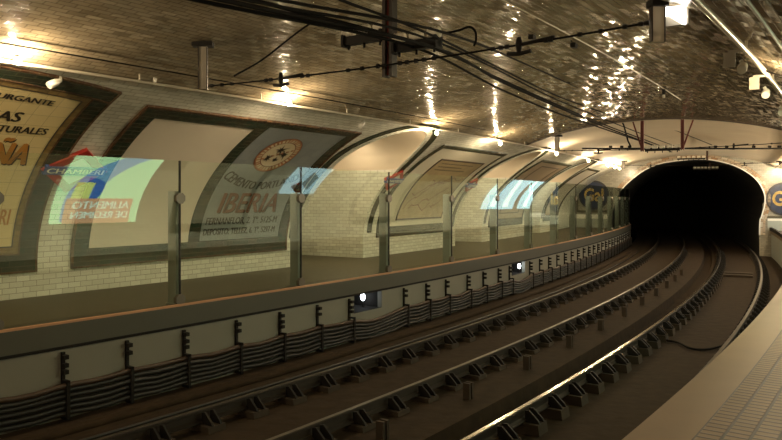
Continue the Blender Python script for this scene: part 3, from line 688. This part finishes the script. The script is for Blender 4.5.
# one chair, then copies
proto=thing('rail_chair','proto','rail fastening',(0,0,0),'rail fastenings on the track')
mb=MB(); mb.prism([(-.17,-.30),(.26,-.30),(.24,-.165),(-.15,-.165)],-.13,.13); bl=mb.build('block',M['blocks'],proto,origin=(0,0,0))
for y in (-.07,.055):
    mb=MB(); mb.prism([(.045,-.165),(.235,-.165),(.215,-.125),(.10,-.02),(.045,-.03)],y,y+.028); mb.build('gusset',M['dark'],proto,origin=(0,0,0))
mb=MB(); mb.prism([(-.15,-.165),(-.045,-.165),(-.045,-.06),(-.09,-.07)],-.06,.06); mb.build('clip',M['dark'],proto,origin=(0,0,0))
first=True
names={-2.27:'rail nearest the left wall',-.823:'second rail from the left',.823:'rail with the bright highlight',2.27:'rail nearest the right platform'}
for o,_ in RAILS:
    s=-1.86 if o<-2 else {-.823:-1.5,.823:-1.7,2.27:.8}[o]; k=1
    while s<31:
        x,y,_=W(s,o,0); lab='%s dark fastening from the foreground along the %s'%(nth(k),names[o])
        rz=-head(s)
        if first: proto.location=(x,y,0); proto.rotation_euler=(0,0,rz); proto['label']=lab; first=False
        else: copy_thing(proto,(x,y,0),rz,lab)
        s+=.72 if o!=2.27 else .62; k+=1
for k in range(11):
    s=-.25+2.0*k
    bx,by,_=W(s,-.25,0); p=head(s); loc=lambda x,y,z:(bx+x*math.cos(p)+y*math.sin(p),by-x*math.sin(p)+y*math.cos(p),z)
    r=thing('stub_post',nth(k+1)+' short square stub post from the foreground between the tracks','post',(bx,by,-.23),'stub posts between the tracks')
    mb=MB(); mb.box(-.05,.05,.02,.06,-.23,.0,0,loc); mb.box(-.05,.05,-.06,-.02,-.23,.0,0,loc); mb.build('cheek',M['blocks'],r)
    mb=MB(); mb.box(-.035,.035,-.02,.02,-.23,-.03,0,loc); mb.build('core',M['dark'],r)
mb=MB(); mb.tube([W(s,-3.30+.02*math.sin(s),-.205) for s in np.linspace(-9,S1,90)],.05,8); tag(mb.build('drain_pipe',M['bed']),'brown dusty pipe lying along the foot of the left wall','pipe')
mb=MB(); mb.tube([W(s,-2.95,-.215) for s in np.linspace(-9,S1,90)],.022,6); tag(mb.build('ground_cable',M['cable']),'thin dark cable lying between the pipe and the first rail','cable')
pts=cr([W(7.6,.98,-.26),W(7.45,1.3,-.25),W(7.0,1.62,-.25),W(7.1,1.9,-.25),W(7.9,2.15,-.25)],5); mb=MB(); mb.tube(pts,.022,6); tag(mb.build('hose',M['wire']),'short black hose curling across the bed between the right rails','hose')
mb=MB()
for s in (20.6,21.4): mb.sweep([(1.05,-.28),(2.0,-.28),(2.0,-.2),(1.05,-.2)],s,s+.3,2)
tag(mb.build('track_box',M['blocks']),'low flat concrete crosspieces between the right rails near the tunnel','track fitting')

# ---------------------------------------------------------------- conduits, wall lamps, spot heads
def run(o,z,s0,s1,n=60): return [W(s,o,z) for s in np.linspace(s0,s1,n)]
CO,CZ=-3.70,4.075
def conduit(name,m,o,z,r,s0,s1,label,ticks):
    a=thing(name,label,'conduit',W((s0+s1)/2,o,z))
    mb=MB(); mb.tube(run(o,z,s0,s1),r,8); mb.build('pipe',m,a)
    mb=MB()
    for s in np.arange(s0+.5,s1,ticks):
        t=tz(z) if o<0 else tzr(z)
        t=float(np.interp(o,_po,_pt)); q=prof(t)
        mb.tube([W(s,o,z-.0),W(s,q[0],q[1]+.01)],.012,5)
    mb.build('standoff',m,a)
conduit('conduit',M['conduit'],CO,CZ,.022,S0+.1,S1-.1,'pale grey conduit running above the adverts on the left',2.27)
conduit('conduit',M['conduit'],3.25,4.02,.03,S0+.1,S1-.1,'bright thick conduit slanting across the top right vault',2.27)
conduit('conduit',M['conduit'],3.62,3.92,.016,S0+.1,S1-.1,'thin conduit at the upper right corner above the thick one',2.27)
mb=MB(); mb.tube(run(-3.42,4.215,-9,9.5,50),.009,6); tag(mb.build('wire',M['wire']),'thin black wire along the left vault just above the grey conduit','wire')
mb=MB(); mb.tube([W(s,1.1,4.618) for s in np.linspace(-6,9,40)],.011,6); tag(mb.build('wire',M['conduit']),'thin pale wire along the vault right of the overhead lines','wire')

def point(loc,e,r=.05,col=WARM,parent=None,name='lamp_light'):
    l=bpy.data.lights.new(name,'POINT'); l.energy=e; l.color=col; l.shadow_soft_size=r
    o=bpy.data.objects.new(name,l); COL.objects.link(o)
    if parent: o.parent=parent; o.location=np.array(loc)-root_loc(parent)
    else: o.location=loc
    return o
EL=75
def wall_lamp(s,side,label,e=None):
    o=CO+.10 if side<0 else 3.55; z=CZ-.085 if side<0 else 3.86
    if side<0 and s<5: o,z=-3.57,4.095
    t=float(np.interp(o,_po,_pt)); q=prof(t)
    p=np.array(W(s,o,z)); top=np.array(W(s,q[0],q[1]))
    r=thing('wall_lamp',label,'lamp',tuple(p),'wall lamps along the conduits')
    base=np.array(W(s,CO if side<0 else 3.25,CZ if side<0 else 4.02))
    mb=MB(); mb.tube([tuple(base),tuple(base*.5+p*.5+np.array((0,0,.01))),tuple(p+np.array((0,0,.03)))],.01,6); mb.build('arm',M['dark'],r)
    mb=MB(); mb.tube([tuple(p+np.array((0,0,.045))),tuple(p+np.array((0,0,.02)))],[.02,.026],10); mb.build('socket',M['dark'],r)
    mb=MB(); n_=7; mb.tube([tuple(p+np.array((0,0,.02-.075*i/n_))) for i in range(n_+1)],[.012+.022*math.sin(PI*(i+.3)/(n_+.6)) for i in range(n_+1)],10); mb.build('bulb',BULB,r)
    d=top-p; w=np.array(W(s-.05,o,z))
LS=[-7.3,-2.75,1.75,6.75,10.4,15.5,20.2,24.6,26.6,28.4]
for k,s in enumerate(LS):
    wall_lamp(s,-1,'wall lamp behind the left edge above the yellow advert' if k==0 else nth(k)+' bare wall lamp from the left edge along the left conduit')
RS=[-9.6,-5.0,2.5,7.2,11.7,14.5,17.0,19.5,22.0,24.4,26.6,28.4,30.1]  # row thickened towards the far end, extra lamps added to brighten the plaster
for k,s in enumerate(RS):
    wall_lamp(s,1,'wall lamp behind the camera on the right vault' if k<2 else nth(k-1)+' bare wall lamp from the upper right corner along the right conduit')
RSN=0
def spot_head(s,o,z,label,aim=(0,0)):
    r=thing('spot_head',label,'spotlight',W(s,o,z),'white spot heads on the conduits')
    p=head(s); bx,by,_=W(s,o,0); loc=lambda x,y,zz:(bx+x*math.cos(p)+y*math.sin(p),by-x*math.sin(p)+y*math.cos(p),z+zz)
    mb=MB(); mb.tube([loc(0,.05,.02),loc(0,0,-.01),loc(.0,-.07,-.05),loc(0,-.10,-.07)],[.02,.045,.05,.046],12); mb.build('head',M['whiteplastic'],r)
    mb=MB(); mb.tube([loc(-.03,.06,.06),loc(-.0,.05,.0)],.022,8); mb.build('stem',M['whiteplastic'],r)
    return r
spot_head(-2.05,-4.0,3.98,'white spot head over the corner of the yellow advert')
spot_head(4.35,-3.95,4.0,'white spot head over the corner of the cement advert')
mb=MB(); mb.tube([W(-.8,-3.72,4.09),W(-.8,-3.70,4.16)],.026,10); tag(mb.build('sensor',M['whiteplastic']),'small white cylinder on the left conduit above the blank panel','sensor')
spot_head(1.5,3.18,3.93,'white spot head under the thick right conduit, nearer one'); spot_head(3.4,3.18,3.90,'white spot head under the thick right conduit, farther one')
def cool_spot(parent,s,o,z,e):
    l=bpy.data.lights.new('spot_beam','SPOT'); l.energy=e; l.color=(1,.97,.80); l.spot_size=math.radians(112); l.spot_blend=.5; l.shadow_soft_size=.05
    ob=bpy.data.objects.new('spot_beam',l); COL.objects.link(ob)
    p=np.array(W(s,o,z)); q=np.array(W(s+.3,5.9,2.3)); d=q-p
    import mathutils
    ob.rotation_euler=mathutils.Vector(d).to_track_quat('-Z','Y').to_euler(); ob.parent=parent; ob.location=p-root_loc(parent)
SPOT_E=130
right_heads=[o_ for o_ in COL.objects if o_.name.startswith('spot_head') and 'right conduit' in o_['label']]
for o_,s_ in zip(right_heads,(1.5,3.4)): cool_spot(o_,s_,3.34,3.80,SPOT_E*(.55 if s_<2 else 1.1))
for k_,s_ in enumerate([-5.5,-2.2,5.6,8.2,10.8,13.4,16.0,18.6,21.2,23.8,26.4]):  # unseen extra heads, added to brighten the right wall mirrored in the glass
    lab='added white spot head on the right conduit behind the camera' if s_<0 else nth(k_+1)+' added white spot head along the right conduit, counted from the top right corner'
    r_=spot_head(s_,3.18,3.90,lab); cool_spot(r_,s_,3.34,3.80,SPOT_E*(.3 if s_<0 else 1.15))
for s,l in ((1.05,'grey square tag hanging from the thick right conduit beside nearer spot'),(2.75,'grey square tag hanging from the thick right conduit, farther one')):
    mb=MB(); p=head(s); bx,by,_=W(s,3.12,0); loc=lambda x,y,z:(bx+x*math.cos(p)+y*math.sin(p),by-x*math.sin(p)+y*math.cos(p),z)
    mb.box(-.055,.055,-.006,.006,3.84,3.99,0,loc); mb.box(-.01,.13,-.004,.004,3.98,4.01,0,loc); tag(mb.build('hanging_tag',M['steel']),l,'tag')
for s,o,l in ((1.9,.62,'small black box on the vault above the pull-off arm'),(2.55,.95,'small black tilted box on the vault farther right')):
    mb=MB(); t=float(np.interp(o,_po,_pt)); mb.slab(s-.05,s+.05,t-.035,t+.035,-.01,.06); tag(mb.build('junction_box',M['dark']),l,'box')
mb=MB(); a_=W(7.2,1.1,4.6); mb.tube([(a_[0],a_[1],4.61),(a_[0],a_[1],4.5)],.035,8); mb.tube([(a_[0],a_[1],4.5),(a_[0],a_[1],4.44)],.025,8,1); tag(mb.build('sensor',[M['dark'],M['whiteplastic']]),'small dark sensor with white tip on the pale vault wire','sensor')

# flood light beside the right bracket
r=thing('flood_light','bright flood light at the top edge beside the grey bracket','lamp',W(-.05,2.87,4.08))
p=head(0); bx,by,_=W(-.05,2.87,0); loc=lambda x,y,z:(bx+x*math.cos(p)+y*math.sin(p),by-x*math.sin(p)+y*math.cos(p),z)
mb=MB(); mb.prism([(-.10,4.17),(-.05,4.165),(-.04,4.15),(.05,4.08),(.08,4.07),(.09,4.14),(.08,4.225),(-.10,4.235)],-.06,.03,0,loc); mb.build('lens',FLOOD,r)
mb=MB(); mb.box(-.11,.10,.031,.10,4.08,4.235,0,loc); mb.box(-.06,-.04,.04,.08,4.2,4.25,0,loc); mb.build('housing',M['steel'],r)

# passage lamps
for k,d in enumerate(DOORS):
    s=d[0]+1.75 if k==0 else (d[0]+d[1])/2
    pz=zopen(s,d)-.06; a_=np.array(W(s,-6.4,pz))
    r=thing('passage_lamp',('ceiling lamp inside the first passage opening','ceiling lamp inside the second passage opening','ceiling lamp inside the farthest passage opening')[k],'lamp',tuple(a_),'passage lamps')
    mb=MB(); mb.tube([tuple(a_+np.array((0,0,.06))),tuple(a_+np.array((0,0,.03)))],.05,10); mb.build('base',M['dark'],r)
    mb=MB(); mb.tube([tuple(a_+np.array((0,0,.03))),tuple(a_),tuple(a_-np.array((0,0,.03)))],[.03,.04,.01],10); mb.build('globe',BULB2,r)

# ---------------------------------------------------------------- overhead line
def ray(u,v,s):
    """point where the line of sight through the photo's pixel meets the cross section at s"""
    d=np.array(((u-391)/700.,1,(198.66-v)/700.)); c0=np.array(W(s,0,0)); p=head(s); nrm=np.array((math.sin(p),math.cos(p),0))
    k=np.dot(c0-np.array((0,0,H)),nrm)/np.dot(d,nrm); return np.array((0,0,H))+d*k
G1,G2,G3=-.5,13.5,27.5
def so(P):
    i=int(np.argmin((CX-P[0])**2+(CY-P[1])**2)); return SS[i],(P[0]-CX[i])*math.cos(PSI[i])-(P[1]-CY[i])*math.sin(PSI[i])
def ins(mb,p,axis,r=.045,L_=.10):
    p=np.array(p); a=np.array(axis,float)
    mb.tube([tuple(p+a*L_*q) for q in (-.5,-.4,-.3,-.1,0,.1,.3,.4,.5)],[r*.6,r,r*.65,r,r*.65,r,r*.65,r,r*.6],8)
# hangers
def hanger(s,posts,zb,beams,label,mat,hw=.065):
    o0=posts[0]; r=thing('overhead_support',label,'support',W(s,o0,zb),'overhead line supports')
    p=head(s); bx,by,_=W(s,0,0); loc=lambda x,y,z:(bx+x*math.cos(p)+y*math.sin(p),by-x*math.sin(p)+y*math.cos(p),z)
    for i,o in enumerate(posts):
        zt=min(prof(float(np.interp(o,_po,_pt)))[1]+.01,4.47 if s>S1 else 9)
        mb=MB(); mb.box(o-hw,o-hw*.4,-.05,.05,zb,zt,0,loc); mb.box(o+hw*.4,o+hw,-.05,.05,zb,zt,0,loc); mb.box(o-hw*.4,o+hw*.4,-.01,.01,zb+.02,zt,1,loc); mb.build('post',[mat,M['redpost']],r)
        if len(posts)>1:
            sg=-1 if i==0 else 1
            mb=MB(); a_=loc(o+sg*.03,0,zb+.12); b_=loc(o+sg*.27,.05,zt); mb.tube([a_,b_],.022,6); mb.build('brace',mat,r)
    for (a_,b_,z,h) in beams:
        mb=MB(); mb.box(a_,b_,-.045,.045,z-h/2,z+h/2,0,loc); mb.box(a_,a_+.03,-.07,.07,z-h*.7,z+h*.7,0,loc); mb.box(b_-.03,b_,-.07,.07,z-h*.7,z+h*.7,0,loc)
        bm=mb.build('beam',M['dark'],r)
        n_=max(2,int((b_-a_)/.17))
        for k in range(n_):
            o=a_+.06+(b_-a_-.12)*k/max(1,n_-1)
            mb=MB(); ins(mb,loc(o,0,z+h/2+.055),(loc(1,0,0)[0]-bx,loc(1,0,0)[1]-by,0),.062,.145); mb.build('insulator',M['porcelain'],bm)
            mb=MB(); mb.tube([loc(o,0,z-h/2),loc(o,0,z-h/2-.05)],.014,5); mb.build('bolt',M['dark'],bm)
    return r
hanger(G1,[.03],3.83,[(.10,.66,4.13,.095),(-.60,-.04,4.29,.095)],'dark red channel post with insulator arms hanging at the top centre',M['brownpost'])
hanger(G2,[-.58,.47],3.84,[(-.5,.40,3.87,.06)],'red braced double hanger with white insulators before the tunnel',M['redpost'],.042)
hanger(G3,[.30],4.22,[(-.95,.22,4.33,.06)],'small far hanger with white insulators just above the tunnel arch',M['brownpost'],.045)
hanger(34.0,[.45],4.05,[(-.35,.85,4.10,.06)],'tiny hanger with white insulators inside the dark tunnel mouth',M['brownpost'],.045)
# hook hanger left of the second support
mb=MB(); mb.tube([tuple(ray(620,117,G2)),tuple(ray(624,126,G2)),tuple(ray(628,141,G2)),tuple(ray(631,147,G2))],.022,6); mb.tube([tuple(ray(616,112,G2)),tuple(ray(627,112,G2))],.04,6); tag(mb.build('wire_hook',M['wire']),'dark slanting drop rod left of the red double hanger','rod')
# running wires
def wirecurve(px,r,label,back=None,mat='wire'):
    P=[]
    if back: P+= [ray(*q) for q in back]
    P+=[ray(*q) for q in px]
    P=[P[0]+(P[0]-P[1])*.9]+P
    mb=MB(); mb.tube(cr([tuple(q) for q in P],8),r,6); tag(mb.build('overhead_wire',M[mat]),label,'wire','overhead line wires')
far=lambda o,z:tuple(W(G3,o,z))
wirecurve([(449,34,G1),(540,70.5,4.2),(646,118,G2),(712,145,22)],.014,'topmost overhead wire crossing to the far right above the double hanger',[(280,0,-3.0)])
wirecurve([(440,39,G1),(560,97,5),(620,118,12.0)],.014,'second overhead wire from the top ending at the dark drop rod',[(341,0,-2.4)])
wirecurve([(437,42,G1),(560,101,5),(637,132,G2),(675,146,22)],.013,'third overhead wire from the top passing the double hanger',[(246,0,-3.3)])
wirecurve([(436,48,G1),(500,81,2.2),(560,108,5),(600,125,9),(637,139,G2),(672,152,24)],.019,'thick contact wire, middle one of the overhead bundle',[(223,0,-3.5)])
wirecurve([(430,47,G1),(500,79,2.2),(560,106,5),(600,123,9),(637,137,G2),(672,150,24)],.016,'thin wire running just above the thick contact wire',[(253,0,-3.2)])
wirecurve([(415,47.5,G1),(500,89,2.2),(560,114,5),(600,127.5,9),(637,140,G2),(660,148,22)],.016,'lowest overhead wire of the bundle',[(196,0,-3.6)])
# loop and pull-offs near the first support
mb=MB(); mb.tube(cr([tuple(ray(*q,G1+.2)) for q in ((447,33),(460,30),(469,27),(475,31),(476,40),(474,46))],5),.013,6); tag(mb.build('jumper_loop',M['wire']),'black looped jumper wire right of the red channel post','wire')
mb=MB(); mb.tube(cr([tuple(ray(*q,-.9)) for q in ((234,76),(262,60),(290,38),(308,25),(325,15))],5),.012,6); tag(mb.build('feeder_wire',M['wire']),'slanting black feeder wire from the span wire up to the bundle','wire')
def span(s,o0,z0,o1,z1,label,fit_at,balls):
    r=thing('span_wire',label,'wire',W(s,(o0+o1)/2,min(z0,z1)))
    P=lambda q:np.array(W(s,o0+(o1-o0)*q,z0+(z1-z0)*q-.10*4*q*(1-q)*.5))
    mb=MB(); mb.tube([tuple(P(q)) for q in np.linspace(0,1,24)],.010,6); mb.build('cord',M['wire'],r)
    for q in balls:
        mb=MB(); d=P(min(1,q+.01))-P(q-.01); d/=np.linalg.norm(d); ins(mb,P(q),d,.024,.042); mb.build('insulator',M['dark'],r)
    for q in fit_at:
        c=P(q); d=P(q+.01)-P(q-.01); d/=np.linalg.norm(d)
        mb=MB(); mb.tube([tuple(c+np.array((0,0,.07))),tuple(c),tuple(c-np.array((0,0,.07)))],[.02,.035,.02],8)
        mb.tube([tuple(c-np.array((0,0,.07))-d*.12),tuple(c-np.array((0,0,.085))),tuple(c-np.array((0,0,.07))+d*.12)],.02,6)
        mb.tube([tuple(c+d*.02),tuple(c+d*.35+np.array((0,0,.02)))],.018,6); mb.build('clamp',M['dark'],r)
_q=np.linspace(0,1,801); _u=[391+700*W(G1-.15,-2.8+5.6*q,0)[0]/W(G1-.15,-2.8+5.6*q,0)[1] for q in _q]
qa=lambda u: float(np.interp(u,_u,_q))
span(G1-.15,-2.8,3.98,2.8,3.98,'insulated cross span wire below the red channel post',[qa(281),qa(519)],[qa(u) for u in (212,222,232,266,271,302,308,348,362,378,384,400,407,416,424,434,493,501,507,546,551,580,601,625,641,647)])
span(G2+.1,-3.0,3.95,2.9,3.95,'insulated cross span wire at the braced double hanger',[.2,.8],[.03,.07,.12,.3,.34,.66,.7,.88,.95])
span(G3,-3.4,4.10,3.1,4.10,'insulated cross span wire just above the tunnel mouth',[.2,.8],[.03,.08,.13,.26,.32,.5,.68,.74,.88,.95])
r=thing('cross_beam','dark straight cross beam above the tunnel mouth, from wall to wall','beam',(9.3,22,4.06))
mb=MB(); mb.box(6.0,12.75,21.97,22.03,4.065,4.115,0); mb.build('bar',M['dark'],r)
for k,x in enumerate((6.9,7.25,7.5,8.6,10.2,10.55,11.4,11.9,12.2)):
    mb=MB(); ins(mb,(x,22,4.15),(1,0,0),.04,.10); mb.build('insulator',M['dark'],r)
def bracket(s,o,zb,w,label,mat):
    zt=prof(float(np.interp(o,_po,_pt)))[1]+.005
    r=thing('ceiling_bracket',label,'bracket',W(s,o,zb),'hanging brackets on the vault')
    p=-.05 if s<5 else head(s); bx,by,_=W(s,o,0); loc=lambda x,y,z:(bx+x*math.cos(p)+y*math.sin(p),by-x*math.sin(p)+y*math.cos(p),z)
    mb=MB(); mb.box(-w*.42,w*.42,-.02,.02,zb,zt-.02,0,loc); mb.build('plate',mat,r)
    mb=MB(); mb.box(-w/2,-w*.42,-.03,.03,zb,zt-.02,0,loc); mb.box(w*.42,w/2,-.03,.03,zb,zt-.02,0,loc); mb.build('flange',M['brownpost'],r)
    mb=MB(); cw=.6 if 0<o and s<5 else 1.1; mb.box(-w*cw,w*cw,-.07,.07,zt-.06,zt,0,loc); mb.build('ceiling_clamp',M['dark'],r)
bracket(-.9,-2.58,3.89,.115,'grey plate bracket hanging from the left vault above blank panel',M['steel'])
bracket(-.15,2.74,3.92,.125,'grey box bracket hanging at the top right beside the flood light',M['conduit'])
bracket(13.3,-2.95,3.93,.13,'small grey bracket at the left end of the far span wire',M['steel'])
bracket(27.3,3.2,3.95,.16,'small dark bracket at the right above the tunnel mouth',M['brownpost'])
bracket(27.3,-3.3,3.95,.16,'small dark bracket at the left above the tunnel mouth',M['brownpost'])

# ---------------------------------------------------------------- camera, world, view
cam=bpy.data.cameras.new('camera'); co=bpy.data.objects.new('camera',cam); COL.objects.link(co)
co.location=(0,0,H); co.rotation_euler=(PI/2,0,0)
cam.sensor_fit='HORIZONTAL'; cam.sensor_width=36; cam.lens=700*36/782; cam.shift_y=(198.66-220)/782; cam.clip_start=.05; cam.clip_end=200
SC.camera=co
w=bpy.data.worlds.new('world'); SC.world=w; w.use_nodes=True; w.node_tree.nodes['Background'].inputs[0].default_value=(0,0,0,1); w.node_tree.nodes['Background'].inputs[1].default_value=0
SC.view_settings.view_transform='Standard'; SC.view_settings.look='None'; SC.view_settings.gamma=1; SC.view_settings.exposure=0
SC.view_settings.use_curve_mapping=False
SC.cycles.use_denoising=True
SC.cycles.max_bounces=8; SC.cycles.diffuse_bounces=4; SC.cycles.transparent_max_bounces=40; SC.cycles.sample_clamp_indirect=6
